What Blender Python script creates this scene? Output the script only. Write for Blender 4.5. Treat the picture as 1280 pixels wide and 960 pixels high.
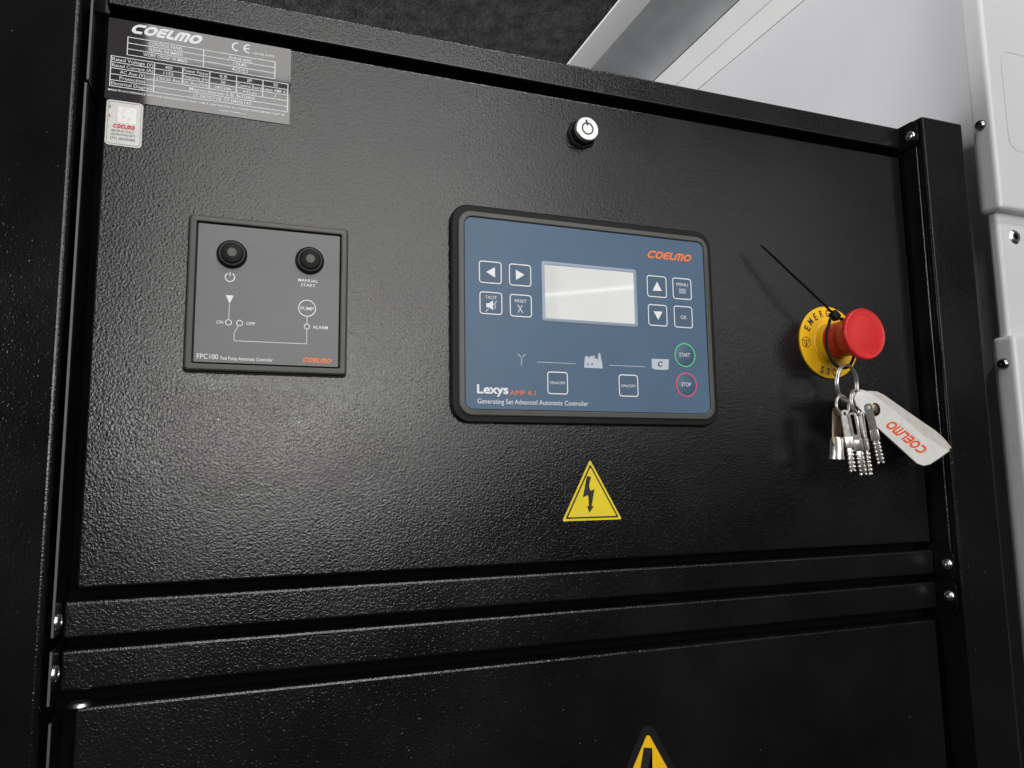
import bpy, bmesh, math, random
from mathutils import Vector, Matrix, Quaternion
random.seed(7)
for o in list(bpy.data.objects): bpy.data.objects.remove(o)
SC = bpy.context.scene
COL = SC.collection

# ------------------------------------------------------------------ camera
FPX, YAW, PIT, ROL = 948.267, 0.358614, 0.127132, -0.014115      # focal length in photo pixels (1280 wide), angles
CAM = Vector((0.0, -0.49063, 0.0))
_f = Vector((math.sin(YAW)*math.cos(PIT), math.cos(YAW)*math.cos(PIT), math.sin(PIT)))
_r0 = Vector((math.cos(YAW), -math.sin(YAW), 0)); _u0 = _r0.cross(_f)
RIGHT = math.cos(ROL)*_r0 + math.sin(ROL)*_u0
UP = -math.sin(ROL)*_r0 + math.cos(ROL)*_u0
FWD = _f
cd = bpy.data.cameras.new('camera'); cam = bpy.data.objects.new('camera', cd); COL.objects.link(cam)
cd.sensor_fit = 'HORIZONTAL'; cd.sensor_width = 36; cd.lens = FPX/1280*36; cd.clip_start = 0.01; cd.clip_end = 100
cam.matrix_world = Matrix((
    (RIGHT.x, UP.x, -FWD.x, CAM.x), (RIGHT.y, UP.y, -FWD.y, CAM.y), (RIGHT.z, UP.z, -FWD.z, CAM.z), (0, 0, 0, 1)))
SC.camera = cam
SC.render.resolution_x = 1024; SC.render.resolution_y = 768

# ------------------------------------------------------------------ world, lamps, exposure
w = bpy.data.worlds.new('World'); SC.world = w; w.use_nodes = True
bg = w.node_tree.nodes['Background']; bg.inputs[0].default_value = (0.95, 0.97, 1.0, 1); bg.inputs[1].default_value = 0.010

def area(name, loc, target, sx, sz, power, col=(1, 1, 1), roll=0):
    l = bpy.data.lights.new(name, 'AREA'); l.shape = 'RECTANGLE'; l.size = sx; l.size_y = sz; l.energy = power; l.color = col
    o = bpy.data.objects.new(name, l); COL.objects.link(o); o.location = loc
    q = (Vector(target)-Vector(loc)).to_track_quat('-Z', 'Y')
    q = q @ Quaternion((0, 0, 1), math.radians(roll)); o.rotation_euler = q.to_euler()
    return o
# bright openings and tubes of the room behind the photographer
area('room_window_lamp', (0.42, -2.2, 0.785), (0.42, 0, 0.785), 1.44, 1.20, 26, (1.0, 0.985, 0.965))
area('room_upper_window_lamp', (0.42, -2.2, 1.65), (0.42, 0, 1.65), 1.44, 0.41, 8, (1.0, 0.985, 0.965))
area('room_doorway_lamp', (0.12, -2.1, 0.14), (0.12, 0, 0.14), 0.80, 0.36, 8.5, (1.0, 0.985, 0.965))
area('room_far_window_lamp', (1.90, -2.2, 0.85), (1.90, 0, 0.85), 1.40, 1.1, 6.0, (0.97, 0.99, 1.0))
area('room_tube_lamp', (1.26, -2.05, 0.71), (1.26, 0, 0.71), 0.42, 0.012, 0.08, (0.97, 0.99, 1.0), 9)
area('ceiling_tube_lamp', (0.45, -1.30, 1.9), (0.45, -1.30, 0), 1.6, 0.10, 20, (0.97, 0.99, 1.0))
area('side_fill_lamp', (-2.7, -0.62, 0.50), (0.6, -0.02, 0.2), 0.6, 0.6, 19, (0.98, 0.98, 1.0))  # added fill from the left for covers and faces turned that way
# added fill lamp, out of view, brightening the canopy wall and roof rail
area('canopy_fill_lamp', (-1.6, 0.32, 0.14), (0.66, 0.25, 0.50), 0.5, 0.3, 32, (0.98, 0.98, 1.0))
vs = SC.view_settings; vs.view_transform = 'Standard'; vs.look = 'None'; vs.exposure = 0; vs.gamma = 1; vs.use_curve_mapping = False

# ------------------------------------------------------------------ pixel -> point on a real plane
def ray(u, v): return (RIGHT*((u-640)/FPX) + UP*(-(v-480)/FPX) + FWD)
def onY(u, v, y=0.0):
    d = ray(u, v); return CAM + d*((y-CAM.y)/d.y)
def onX(u, v, x):
    d = ray(u, v); return CAM + d*((x-CAM.x)/d.x)

# ------------------------------------------------------------------ materials
MATS = {}
def mat(name, col, rough=0.5, metal=0.0, ior=1.45, bump=None, var=0.0, vscale=40, coat=0.0, emit=0.0, rvar=0.0, specks=0.0):
    m = bpy.data.materials.new(name); m.use_nodes = True; nt = m.node_tree; N = nt.nodes; L = nt.links
    b = N['Principled BSDF']
    b.inputs['Base Color'].default_value = (*col, 1); b.inputs['Roughness'].default_value = rough
    b.inputs['Metallic'].default_value = metal; b.inputs['IOR'].default_value = ior
    if coat: b.inputs['Coat Weight'].default_value = coat; b.inputs['Coat Roughness'].default_value = 0.05
    if emit: b.inputs['Emission Color'].default_value = (*col, 1); b.inputs['Emission Strength'].default_value = emit
    tc = N.new('ShaderNodeTexCoord')
    last = None
    if var:
        n = N.new('ShaderNodeTexNoise'); n.inputs['Scale'].default_value = vscale; n.inputs['Detail'].default_value = 4
        L.new(tc.outputs['Object'], n.inputs['Vector'])
        r = N.new('ShaderNodeMapRange'); r.inputs[1].default_value = 0.3; r.inputs[2].default_value = 0.7
        r.inputs[3].default_value = 1-var; r.inputs[4].default_value = 1+var; L.new(n.outputs[0], r.inputs[0])
        mx = N.new('ShaderNodeMix'); mx.data_type = 'RGBA'; mx.blend_type = 'MULTIPLY'; mx.inputs[0].default_value = 1
        mx.inputs[6].default_value = (*col, 1); L.new(r.outputs[0], mx.inputs[7]); last = mx.outputs[2]
        if rvar:
            r2 = N.new('ShaderNodeMapRange'); r2.inputs[1].default_value = 0.3; r2.inputs[2].default_value = 0.7
            r2.inputs[3].default_value = rough-rvar; r2.inputs[4].default_value = rough+rvar
            L.new(n.outputs[0], r2.inputs[0]); L.new(r2.outputs[0], b.inputs['Roughness'])
    if specks:
        n = N.new('ShaderNodeTexVoronoi'); n.inputs['Scale'].default_value = 170; L.new(tc.outputs['Object'], n.inputs['Vector'])
        sp = N.new('ShaderNodeMath'); sp.operation = 'LESS_THAN'; sp.inputs[1].default_value = 0.085; L.new(n.outputs['Distance'], sp.inputs[0])
        wn = N.new('ShaderNodeSeparateColor'); L.new(n.outputs['Color'], wn.inputs[0])
        th = N.new('ShaderNodeMath'); th.operation = 'GREATER_THAN'; th.inputs[1].default_value = 0.975; L.new(wn.outputs[0], th.inputs[0])
        mu = N.new('ShaderNodeMath'); mu.operation = 'MULTIPLY'; L.new(sp.outputs[0], mu.inputs[0]); L.new(th.outputs[0], mu.inputs[1])
        mx = N.new('ShaderNodeMix'); mx.data_type = 'RGBA'; L.new(mu.outputs[0], mx.inputs[0])
        if last: L.new(last, mx.inputs[6])
        else: mx.inputs[6].default_value = (*col, 1)
        mx.inputs[7].default_value = (specks, specks, specks, 1); last = mx.outputs[2]
    if last: L.new(last, b.inputs['Base Color'])
    if bump:
        sc, dist, det = bump
        n = N.new('ShaderNodeTexNoise'); n.inputs['Scale'].default_value = sc; n.inputs['Detail'].default_value = det
        n.inputs['Distortion'].default_value = 0.6
        L.new(tc.outputs['Object'], n.inputs['Vector'])
        bp = N.new('ShaderNodeBump'); bp.inputs['Strength'].default_value = 1; bp.inputs['Distance'].default_value = dist
        L.new(n.outputs[0], bp.inputs['Height']); L.new(bp.outputs[0], b.inputs['Normal'])
    MATS[name] = m
    return m
mat('black_paint', (0.006, 0.006, 0.0065), 0.19, bump=(700, 0.00020, 1.2), var=0.3, vscale=11, specks=0.07, ior=1.47, rvar=0.05)
mat('shade_black', (0.002, 0.002, 0.002), 0.9, ior=1.2)  # near-black standing in for shade inside the cabinet and the rail hole
mat('sheet_edge', (0.11, 0.104, 0.094), 0.5, 0.5, bump=(300, 0.0001, 2))
mat('zinc', (0.72, 0.72, 0.72), 0.28, 1.0, var=0.15, vscale=400)
mat('nickel', (0.70, 0.68, 0.64), 0.30, 0.85, var=0.2, vscale=300)
mat('brass_dark', (0.42, 0.33, 0.24), 0.25, 1.0, var=0.3, vscale=300)
mat('lock_silver', (0.70, 0.70, 0.69), 0.35, 0.7, var=0.06, vscale=500)
mat('rubber', (0.005, 0.005, 0.0055), 0.6, ior=1.33)
mat('bezel_grey', (0.085, 0.081, 0.074), 0.5, bump=(900, 0.00003, 2), var=0.08)
mat('frame_grey', (0.10, 0.097, 0.089), 0.5, bump=(900, 0.00003, 2), var=0.08)
mat('face_blue', (0.072, 0.128, 0.205), 0.42, ior=1.38, var=0.05, vscale=25, bump=(1400, 0.000008, 2))
mat('key_blue', (0.066, 0.117, 0.187), 0.45, ior=1.38, var=0.05, vscale=60, bump=(1400, 0.000008, 2))
mat('face_grey', (0.145, 0.145, 0.148), 0.45, var=0.04, vscale=25, bump=(1400, 0.000008, 2))
mat('print_white', (0.80, 0.82, 0.84), 0.5)
mat('print_pale', (0.50, 0.56, 0.62), 0.5)
mat('print_orange', (0.85, 0.20, 0.045), 0.5)
mat('print_green', (0.10, 0.62, 0.25), 0.5)
mat('print_pink', (0.75, 0.09, 0.16), 0.5)
mat('print_black', (0.012, 0.012, 0.012), 0.5)
mat('print_red', (0.62, 0.05, 0.04), 0.5)
mat('print_grey', (0.16, 0.16, 0.17), 0.5)
mat('print_flag_green', (0.02, 0.28, 0.12), 0.5)
mat('lcd_frame', (0.30, 0.36, 0.46), 0.4)
mat('lcd', (0.74, 0.75, 0.73), 0.035, ior=1.55, var=0.03, vscale=30)
mat('plate_gloss', (0.040, 0.038, 0.038), 0.045, 0.0, ior=1.66, bump=(22, 0.00010, 1))
mat('sticker_silver', (0.52, 0.52, 0.50), 0.35, 0.35, var=0.06, vscale=200)
mat('sticker_patch', (0.72, 0.71, 0.68), 0.35, 0.2, var=0.12, vscale=450)
mat('yellow_sign', (0.78, 0.60, 0.012), 0.4, var=0.04)
mat('yellow_disc', (0.88, 0.50, 0.008), 0.42, var=0.05)
mat('yellow_collar', (0.82, 0.50, 0.010), 0.35, var=0.05)
mat('red_plastic', (0.62, 0.022, 0.022), 0.38, var=0.06, vscale=90, bump=(700, 0.00003, 2))
mat('tie_black', (0.005, 0.005, 0.005), 0.6, ior=1.3)
mat('leather', (0.66, 0.65, 0.62), 0.5, var=0.06, vscale=120, bump=(1100, 0.00006, 3))
mat('leather_edge', (0.52, 0.50, 0.46), 0.6, var=0.1, vscale=120)
mat('tag_orange', (0.78, 0.10, 0.02), 0.5)
mat('wall_paint', (0.60, 0.597, 0.605), 0.38, var=0.03, vscale=6, bump=(500, 0.00004, 2))
mat('beam_paint', (0.93, 0.93, 0.905), 0.33, var=0.03, vscale=8, bump=(500, 0.00004, 2))
mat('trim_paint', (0.61, 0.605, 0.61), 0.33, var=0.03, vscale=8, bump=(500, 0.00004, 2))
mat('web_grey', (0.36, 0.37, 0.37), 0.42, 0.5, var=0.12, vscale=18, bump=(300, 0.00005, 2))  # half-metallic grey of the rail web
mat('foam', (0.06, 0.058, 0.055), 0.95, var=0.55, vscale=45, bump=(160, 0.0035, 4))
mat('bolt_dark', (0.25, 0.25, 0.26), 0.25, 1.0)

# ------------------------------------------------------------------ mesh helpers
def link(name, me, m, parent=None, smooth=35):
    if m: me.materials.append(MATS[m])
    if smooth and len(me.polygons):
        me.shade_smooth(); me.set_sharp_from_angle(angle=math.radians(smooth))
    o = bpy.data.objects.new(name, me); COL.objects.link(o)
    if parent: o.parent = parent
    return o
def from_bm(name, bm, m, parent=None, smooth=35):
    me = bpy.data.meshes.new(name); bmesh.ops.recalc_face_normals(bm, faces=bm.faces[:]); bm.to_mesh(me); bm.free()
    return link(name, me, m, parent, smooth)
def bm_box(bm, x0, x1, y0, y1, z0, z1, bev=0.0, seg=3):
    t = bmesh.new(); bmesh.ops.create_cube(t, size=1)
    for v in t.verts: v.co = Vector((x0+(v.co.x+.5)*(x1-x0), y0+(v.co.y+.5)*(y1-y0), z0+(v.co.z+.5)*(z1-z0)))
    if bev: bmesh.ops.bevel(t, geom=t.edges[:], offset=bev, segments=seg, profile=0.5, affect='EDGES')
    me = bpy.data.meshes.new('t'); t.to_mesh(me); t.free(); bm.from_mesh(me); bpy.data.meshes.remove(me)
def box(name, x0, x1, y0, y1, z0, z1, m, parent=None, bev=0.0, seg=3):
    bm = bmesh.new(); bm_box(bm, x0, x1, y0, y1, z0, z1, bev, seg); return from_bm(name, bm, m, parent, 8)
def bm_stack(bm, rings, cap0=True, cap1=True, close=False):
    R = [[bm.verts.new(p) for p in r] for r in rings]; n = len(R[0])
    for a, b in zip(R, R[1:]+([R[0]] if close else [])):
        for i in range(n):
            try: bm.faces.new((a[i], a[(i+1) % n], b[(i+1) % n], b[i]))
            except ValueError: pass
    if not close:
        if cap0: bm.faces.new(R[0][::-1])
        if cap1: bm.faces.new(R[-1])
def stack(name, rings, m, parent=None, cap0=True, cap1=True, close=False, smooth=35):
    bm = bmesh.new(); bm_stack(bm, rings, cap0, cap1, close); return from_bm(name, bm, m, parent, smooth)
def rr(x0, x1, z0, z1, r, n=6):
    out = []
    for cx, cz, a0 in ((x1-r, z1-r, 0), (x0+r, z1-r, 90), (x0+r, z0+r, 180), (x1-r, z0+r, 270)):
        for k in range(n+1):
            a = math.radians(a0+90*k/n); out.append((cx+r*math.cos(a), cz+r*math.sin(a)))
    return out
def ringy(pts, y): return [Vector((a, y, b)) for a, b in pts]
def plate(name, x0, x1, z0, z1, r, yb, yf, m, parent, ch=0.0, n=6):
    rs = [ringy(rr(x0, x1, z0, z1, r, n), yb)]
    if ch:
        rs.append(ringy(rr(x0, x1, z0, z1, r, n), yf+ch))
        rs.append(ringy(rr(x0+ch*.3, x1-ch*.3, z0+ch*.3, z1-ch*.3, max(r-ch*.3, 1e-4), n), yf+ch*.3))
        rs.append(ringy(rr(x0+ch, x1-ch, z0+ch, z1-ch, max(r-ch, 1e-4), n), yf))
    else: rs.append(ringy(rr(x0, x1, z0, z1, r, n), yf))
    return stack(name, rs, m, parent, smooth=16)
def lathe_y(name, cx, cz, prof, m, parent, n=40, smooth=35, caps=True):
    """profile = (radius, y) pairs, turned about an axis along y"""
    rs = [[Vector((cx+r*math.cos(2*math.pi*k/n), y, cz+r*math.sin(2*math.pi*k/n))) for k in range(n)] for r, y in prof]
    return stack(name, rs, m, parent, caps, caps, smooth=smooth)
def bm_tube(bm, pts, rad, n=10, closed=False, rz=None):
    pts = [Vector(p) for p in pts]; m = len(pts); rings = []
    up = None
    for i, p in enumerate(pts):
        if closed: t = (pts[(i+1) % m]-pts[i-1]).normalized()
        else: t = (pts[min(i+1, m-1)]-pts[max(i-1, 0)]).normalized()
        if up is None: up = Vector((0, 0, 1)) if abs(t.z) < .9 else Vector((0, 1, 0))
        s = t.cross(up).normalized(); up = s.cross(t).normalized()
        r = rad[i] if isinstance(rad, (list, tuple)) else rad
        q = rz if rz is not None else 1.0
        rings.append([p + s*(r*math.cos(2*math.pi*k/n)) + up*(r*q*math.sin(2*math.pi*k/n)) for k in range(n)])
    bm_stack(bm, rings, not closed, not closed, close=closed)
def tube(name, pts, rad, m, parent=None, n=10, closed=False, rz=None):
    bm = bmesh.new(); bm_tube(bm, pts, rad, n, closed, rz); return from_bm(name, bm, m, parent, 60)
def poly(name, pts3, m, parent, thick=0.0, dirv=Vector((0, 1, 0))):
    """flat polygon facing -y, optionally with a thickness behind it"""
    bm = bmesh.new()
    if thick: bm_stack(bm, [[p+dirv*thick for p in pts3], list(pts3)]); return from_bm(name, bm, m, parent, 30)
    bm.faces.new([bm.verts.new(p) for p in pts3])
    bmesh.ops.triangulate(bm, faces=bm.faces[:])
    for f in bm.faces:
        f.normal_update()
        if f.normal.y > 0: f.normal_flip()
    me = bpy.data.meshes.new(name); bm.to_mesh(me); bm.free(); return link(name, me, m, parent, 0)
def strip2(pts, wd, closed=False, cap=0.0):
    """2-D ribbon with mitred joints: list of quads"""
    P = [Vector(p) for p in pts]; n = len(P); L = []
    for i in range(n):
        a = P[i-1] if (i > 0 or closed) else None; b = P[(i+1) % n] if (i < n-1 or closed) else None
        d1 = (P[i]-a).normalized() if a is not None else None; d2 = (b-P[i]).normalized() if b is not None else None
        if d1 is None: nn = Vector((-d2.y, d2.x)); k = 1
        elif d2 is None: nn = Vector((-d1.y, d1.x)); k = 1
        else:
            n1 = Vector((-d1.y, d1.x)); n2 = Vector((-d2.y, d2.x)); nn = (n1+n2).normalized(); k = 1/max(nn.dot(n1), .35)
        L.append((P[i]+nn*wd/2*k, P[i]-nn*wd/2*k))
    q = []
    for i in range(n if closed else n-1):
        a, b = L[i], L[(i+1) % n]; q.append((a[1], b[1], b[0], a[0]))
    return q
def quads(name, qs, mp, m, parent):
    bm = bmesh.new()
    for q in qs:
        try: f = bm.faces.new([bm.verts.new(mp(p[0], p[1])) for p in q])
        except ValueError: continue
        f.normal_update()
        if f.normal.y > 0: f.normal_flip()
    bmesh.ops.remove_doubles(bm, verts=bm.verts[:], dist=1e-6)
    me = bpy.data.meshes.new(name); bm.to_mesh(me); bm.free(); return link(name, me, m, parent, 0)
def flat(y): return lambda a, b: Vector((a, y, b))
def pxm(y): return lambda u, v: onY(u, v, y)
def line_px(name, pts, wmm, y, m, parent, closed=False):
    P = [onY(u, v, y) for u, v in pts]
    return quads(name, strip2([(p.x, p.z) for p in P], wmm/1000, closed), flat(y), m, parent)
def arc(cx, cz, r, a0, a1, n=24): return [(cx+r*math.cos(math.radians(a0+(a1-a0)*k/n)), cz+r*math.sin(math.radians(a0+(a1-a0)*k/n))) for k in range(n+1)]
def ring2(name, cx, cz, r, wd, y, m, parent, n=36):
    return quads(name, strip2(arc(cx, cz, r, 0, 360, n)[:-1], wd, True), flat(y), m, parent)

# ---- lettering (built-in font, turned into flat mesh)
def text_mesh(s, bold=0.0, spacing=1.0):
    c = bpy.data.curves.new('t', 'FONT'); c.body = s; c.size = 1; c.offset = bold; c.resolution_u = 3; c.space_character = spacing
    o = bpy.data.objects.new('t', c); COL.objects.link(o)
    me = bpy.data.meshes.new_from_object(o); bpy.data.objects.remove(o); bpy.data.curves.remove(c)
    return me
CAPH = None
def text_fit(s, x0, x1, zb, caph, y, m, parent, bold=0.0, mapper=None, name='lettering', shear=0.0):
    """text whose ink spans x0..x1, baseline zb, capital height caph"""
    global CAPH
    if CAPH is None:
        me = text_mesh('H'); CAPH = max(v.co.y for v in me.vertices); bpy.data.meshes.remove(me)
    me = text_mesh(s, bold)
    a = min(v.co.x for v in me.vertices); b = max(v.co.x for v in me.vertices)
    sx = (x1-x0)/(b-a); sz = caph/CAPH
    mp = mapper or flat(y)
    for v in me.vertices:
        px_, pz_ = x0+(v.co.x-a)*sx, zb+v.co.y*sz
        v.co = mp(px_+shear*(pz_-zb), pz_)
    # every triangle on its own level (hundredths of a millimetre) so that emboldened strokes never share a plane
    V, F = [], []; me.calc_loop_triangles()
    for t in me.loop_triangles:
        k = len(V); dy = -random.random()*3e-5
        V += [(me.vertices[i].co.x, me.vertices[i].co.y+dy, me.vertices[i].co.z) for i in t.vertices]; F.append((k, k+1, k+2))
    bpy.data.meshes.remove(me); me = bpy.data.meshes.new(name); me.from_pydata(V, [], F); me.update()
    return link(name, me, m, parent, 0)
def text_px(s, uL, vL, uR, hpx, y, m, parent, bold=0.0, shear=0.0, name='lettering'):
    """baseline starts at pixel (uL, vL) on the plane y and ends at column uR"""
    A = onY(uL, vL, y); T = onY(uL, vL-hpx, y)
    lo, hi = vL-60, vL+90
    for _ in range(40):                                   # row at column uR that has the same height on the plane
        mid = (lo+hi)/2
        if onY(uR, mid, y).z > A.z: lo = mid
        else: hi = mid
    B = onY(uR, (lo+hi)/2, y)
    return text_fit(s, A.x, B.x, A.z, T.z-A.z, y, m, parent, bold, shear=shear, name=name)

# ---- the maker's logo: six rounded italic capitals drawn as ribbons
def logo_quads(st=0.24):
    Q = []; sh = 0.22; h = st/2
    def rrpath(w, r, x): # open-centred rounded rectangle path
        return [(x+a, b) for a, b in rr(h, w-h, h, 1-h, r, 5)]
    x = 0.0
    def add(pts, closed=False): Q.extend(strip2(pts, st, closed))
    w = .92; r = .34
    C = [(x+w, 1-h)] + [(x+h+r+r*math.cos(math.radians(a)), 1-h-r+r*math.sin(math.radians(a))) for a in range(90, 181, 15)] + \
        [(x+h+r+r*math.cos(math.radians(a)), h+r+r*math.sin(math.radians(a))) for a in range(180, 271, 15)] + [(x+w, h)]
    add(C); x += w+.06
    add(rrpath(.98, .34, x), True); x += .98+.06
    r = .14; w = .72
    E = [(x+w, 1-h)] + [(x+h+r+r*math.cos(math.radians(a)), 1-h-r+r*math.sin(math.radians(a))) for a in range(90, 181, 30)] + \
        [(x+h+r+r*math.cos(math.radians(a)), h+r+r*math.sin(math.radians(a))) for a in range(180, 271, 30)] + [(x+w, h)]
    add(E); add([(x+st, .5), (x+w-.04, .5)]) if st < .3 else None; x += w+.07
    r = .14; w = .62
    add([(x+h, 1)] + [(x+h+r+r*math.cos(math.radians(a)), h+r+r*math.sin(math.radians(a))) for a in range(180, 271, 30)] + [(x+w, h)]); x += w+.05
    w = 1.08; r = .2
    add([(x+h, 0)] + [(x+h+r+r*math.cos(math.radians(a)), 1-h-r+r*math.sin(math.radians(a))) for a in range(180, 89, -30)] +
        [(x+w-h-r+r*math.cos(math.radians(a)), 1-h-r+r*math.sin(math.radians(a))) for a in range(90, -1, -30)] + [(x+w-h, 0)])
    add([(x+w/2, 1-st), (x+w/2, 0)]); x += w+.06
    add(rrpath(.98, .34, x), True); x += .98
    tot = x+sh
    return [[((p[0]+sh*p[1])/tot, p[1]) for p in q] for q in Q]
def logo(p0, p1, ptop, y, m, parent, name='maker_logo', st=0.24, plane=None):
    """p0, p1: pixels where the baseline starts and ends; ptop: pixel above p0 at cap height"""
    pl = plane or (lambda u, v: onY(u, v, y))
    A, B, T = pl(*p0), pl(*p1), pl(*ptop)
    return quads(name, logo_quads(st), lambda a, b: A+(B-A)*a+(T-A)*b, m, parent)

def thing(name, label, cat, loc, group=None):
    o = bpy.data.objects.new(name, None); COL.objects.link(o); o.empty_display_size = .01
    o['label'] = label; o['category'] = cat
    if group: o['group'] = group
    o['_loc'] = loc
    return o
def tag(o, label, cat, group=None):
    o['label'] = label; o['category'] = cat
    if group: o['group'] = group
    return o

# =================================================================== THE SETTING: canopy behind and beside
XW = 0.660
wl = box('wall', XW, XW+.02, -0.018, 1.70, -0.9, 0.593, 'wall_paint', None); wl['kind'] = 'structure'
ce = box('ceiling', -0.8, 0.478, -0.05, 1.70, 0.642, 0.67, 'foam', None); ce['kind'] = 'structure'
rw = box('rear_wall', -0.8, 0.70, 1.70, 1.72, -0.9, 0.70, 'wall_paint', None); rw['kind'] = 'structure'
# roof rail along the top of the side wall (runs front to back)
rail = thing('roof_rail', 'pale folded roof rail running back between dark foam and white side wall', 'rail', (0.6, .6, .6))
def profile(name, pts, m, y0=-0.05, y1=1.69, parent=rail, th=.003):
    bm = bmesh.new(); n = len(pts)
    P = [Vector((a, b)) for a, b in pts]; B = []
    for i in range(n):
        d = (P[min(i+1, n-1)]-P[max(i-1, 0)]).normalized(); B.append(P[i]+Vector((-d.y, d.x))*th)
    loop = P+B[::-1]
    bm_stack(bm, [[Vector((p.x, y0, p.y)) for p in loop], [Vector((p.x, y1, p.y)) for p in loop]])
    return from_bm(name, bm, m, parent, 50)
profile('rail_flange', [(.470, .632), (.490, .6335), (.507, .638), (.520, .646)], 'beam_paint')
profile('rail_web', [(.5205, .6465), (.545, .652), (.575, .650), (.598, .640), (.6085, .6215)], 'web_grey')
profile('rail_lip', [(.609, .6185), (.634, .6065)], 'beam_paint')
profile('rail_lip', [(.6345, .6075), (.6595, .5935)], 'beam_paint')
def slot(u, v, x, w, h, parent, m='shade_black'):
    c = onX(u, v, x); return c
for (u, v, w_, h_) in ((806, 72, .004, .004),):
    # little hole in the web, as a short dark plug standing on the sheet
    d = ray(u, v); c = CAM + d*((.649-CAM.z)/d.z)
    lz = [[Vector((c.x+.0035*math.cos(a*math.pi/6), c.y+.006*math.sin(a*math.pi/6), z)) for a in range(12)] for z in (.655, .6465)]
    stack('hole_plug', lz, 'shade_black', rail)

# right hand corner post of the canopy: folded covers above and below a recess
def cover(name, label, zlo, zhi, xf, yb, yf, bev):
    t = thing(name, label, 'cover', (xf, yf, zlo))
    box('cover_sheet', xf, xf+.34, yf, yb, zlo, zhi, 'trim_paint', t, bev, 4)
    return t
ztop = onX(1253, 259, .642).z
c1 = cover('corner_cover', 'white folded steel corner cover ending above the recess, with one domed bolt', ztop, .95, .642, -0.0105, onX(1250, 250, .642).y, .004)
zl = onX(1260, 419, .642).z
c2 = cover('corner_cover', 'white folded steel corner cover rising from below up to the recess', -0.9, zl, .642, -0.0105, onX(1262, 430, .642).y-.004, .004)
rc = box('corner_post', .650, .98, -.022, -0.0115, -0.9, ztop+.02, 'wall_paint', None, .003, 3)
tag(rc, 'pale grey corner post showing in the recess between two white covers', 'post')
def bolt_x(u, v, x, r, parent, m='bolt_dark', name='bolt', base=0.0, hexr=.45, head=.0035):
    """round head on a face whose normal is -x (sx=-1)"""
    c = onX(u, v, x)
    rs = []
    for rad, dx in ((r, base), (r, -.0006), (r*.93, -head*.6), (r*.7, -head), (r*hexr, -head), (r*hexr*.9, -head*.45)):
        rs.append([Vector((x+dx, c.y+rad*math.cos(k*math.pi/10), c.z+rad*math.sin(k*math.pi/10))) for k in range(20)])
    return stack(name, rs, m, parent, smooth=40)
bolt_x(1226, 157, .642, .0052, c1, 'bolt_dark')
bolt_x(1255, 455, .642, .0052, c2, 'bolt_dark')
b3 = onY(1266, 297, -.020)
lathe_y('bolt', b3.x, b3.z, [(.0075, -.0195), (.0075, -.0215), (.005, -.0235), (.0028, -.0235), (.0026, -.022)], 'zinc', rc, 20)
# pressed rounded panel outline on the front of the upper cover
yf = onX(1250, 250, .642).y
P = [onY(u, v, yf-.0003) for u, v in ((1250, 62), (1256, 185))]
quads('pressed_outline', strip2([(a, b) for a, b in rr(P[0].x, P[0].x+.09, P[1].z, P[0].z, .012, 6)], .0007, True), flat(yf-.0003), 'wall_paint', c1)

# =================================================================== CONTROL CABINET
cab = thing('control_cabinet', 'black textured steel control cabinet with two doors between posts and rails', 'cabinet', (.24, 0, -.5))
PL, PR, YP = -0.0872, 0.5680, -0.0215           # inner faces of the posts, and their front plane
ZB = -0.50
def post(x0, x1):
    return box('post', x0, x1, YP, 0.05, ZB, 0.3165, 'black_paint', cab, 0.0016, 3)
post(PR, 0.6165)
# the left post has a folded face that slopes back away from the doors
rp_ = .0032
lp = [(PL, .05)] + [(PL-rp_+rp_*math.cos(math.radians(a)), YP+rp_-rp_*math.sin(math.radians(a))) for a in range(0, 108, 15)] + [(-.36, .068), (-.36, .12)]
stack('post', [[Vector((a, b, z)) for a, b in lp] for z in (ZB, .3165)], 'black_paint', cab, smooth=10)
box('gap_shade_sheet', PL+.0005, PR-.0005, 0.020, 0.024, ZB, .30, 'shade_black', cab)  # dark sheet added so the gaps around the doors read as shade
box('back_panel', -0.33, 0.61, 0.40, 0.404, ZB, 0.29, 'shade_black', cab)
def sheet(name, x0, x1, z0, z1, y0=0.0, depth=.018, bev=.0016): return box(name, x0, x1, y0, y0+depth, z0, z1, 'black_paint', cab, bev, 4)
sheet('top_rail', PL+.009, .5655, .2945, .3142, depth=.06)
sheet('cross_rail', -.0822, .5635, -.0828, -.0630)
sheet('cross_rail', -.0822, .5635, -.1108, -.0893)
sheet('upper_door', -.0768, .5615, -.0563, .2858)
sheet('lower_door', -.0740, .5600, ZB, -.1200)
# folded flanges beside the doors: their raw sheet edges show as thin pale lines
def flange(z0, z1, x=-.0834, th=.0016, yf=-.0200, m='black_paint'):
    box('side_flange', x-th/2, x+th/2, yf+.0008, .019, z0, z1, m, cab, .0003, 1)
    box('flange_edge', x-th/2+.0002, x+th/2-.0002, yf, yf+.0010, z0+.0006, z1-.0006, 'sheet_edge', cab)
flange(.2330, .3140, -.0826); flange(-.0790, .2320); flange(-.1135, -.0850); flange(ZB, -.1230, -.0834, yf=-.012)
xr = .5662
box('side_flange', xr-.0008, xr+.0008, -.0152, .019, -.0850, .2900, 'black_paint', cab, .0005, 2)
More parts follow.
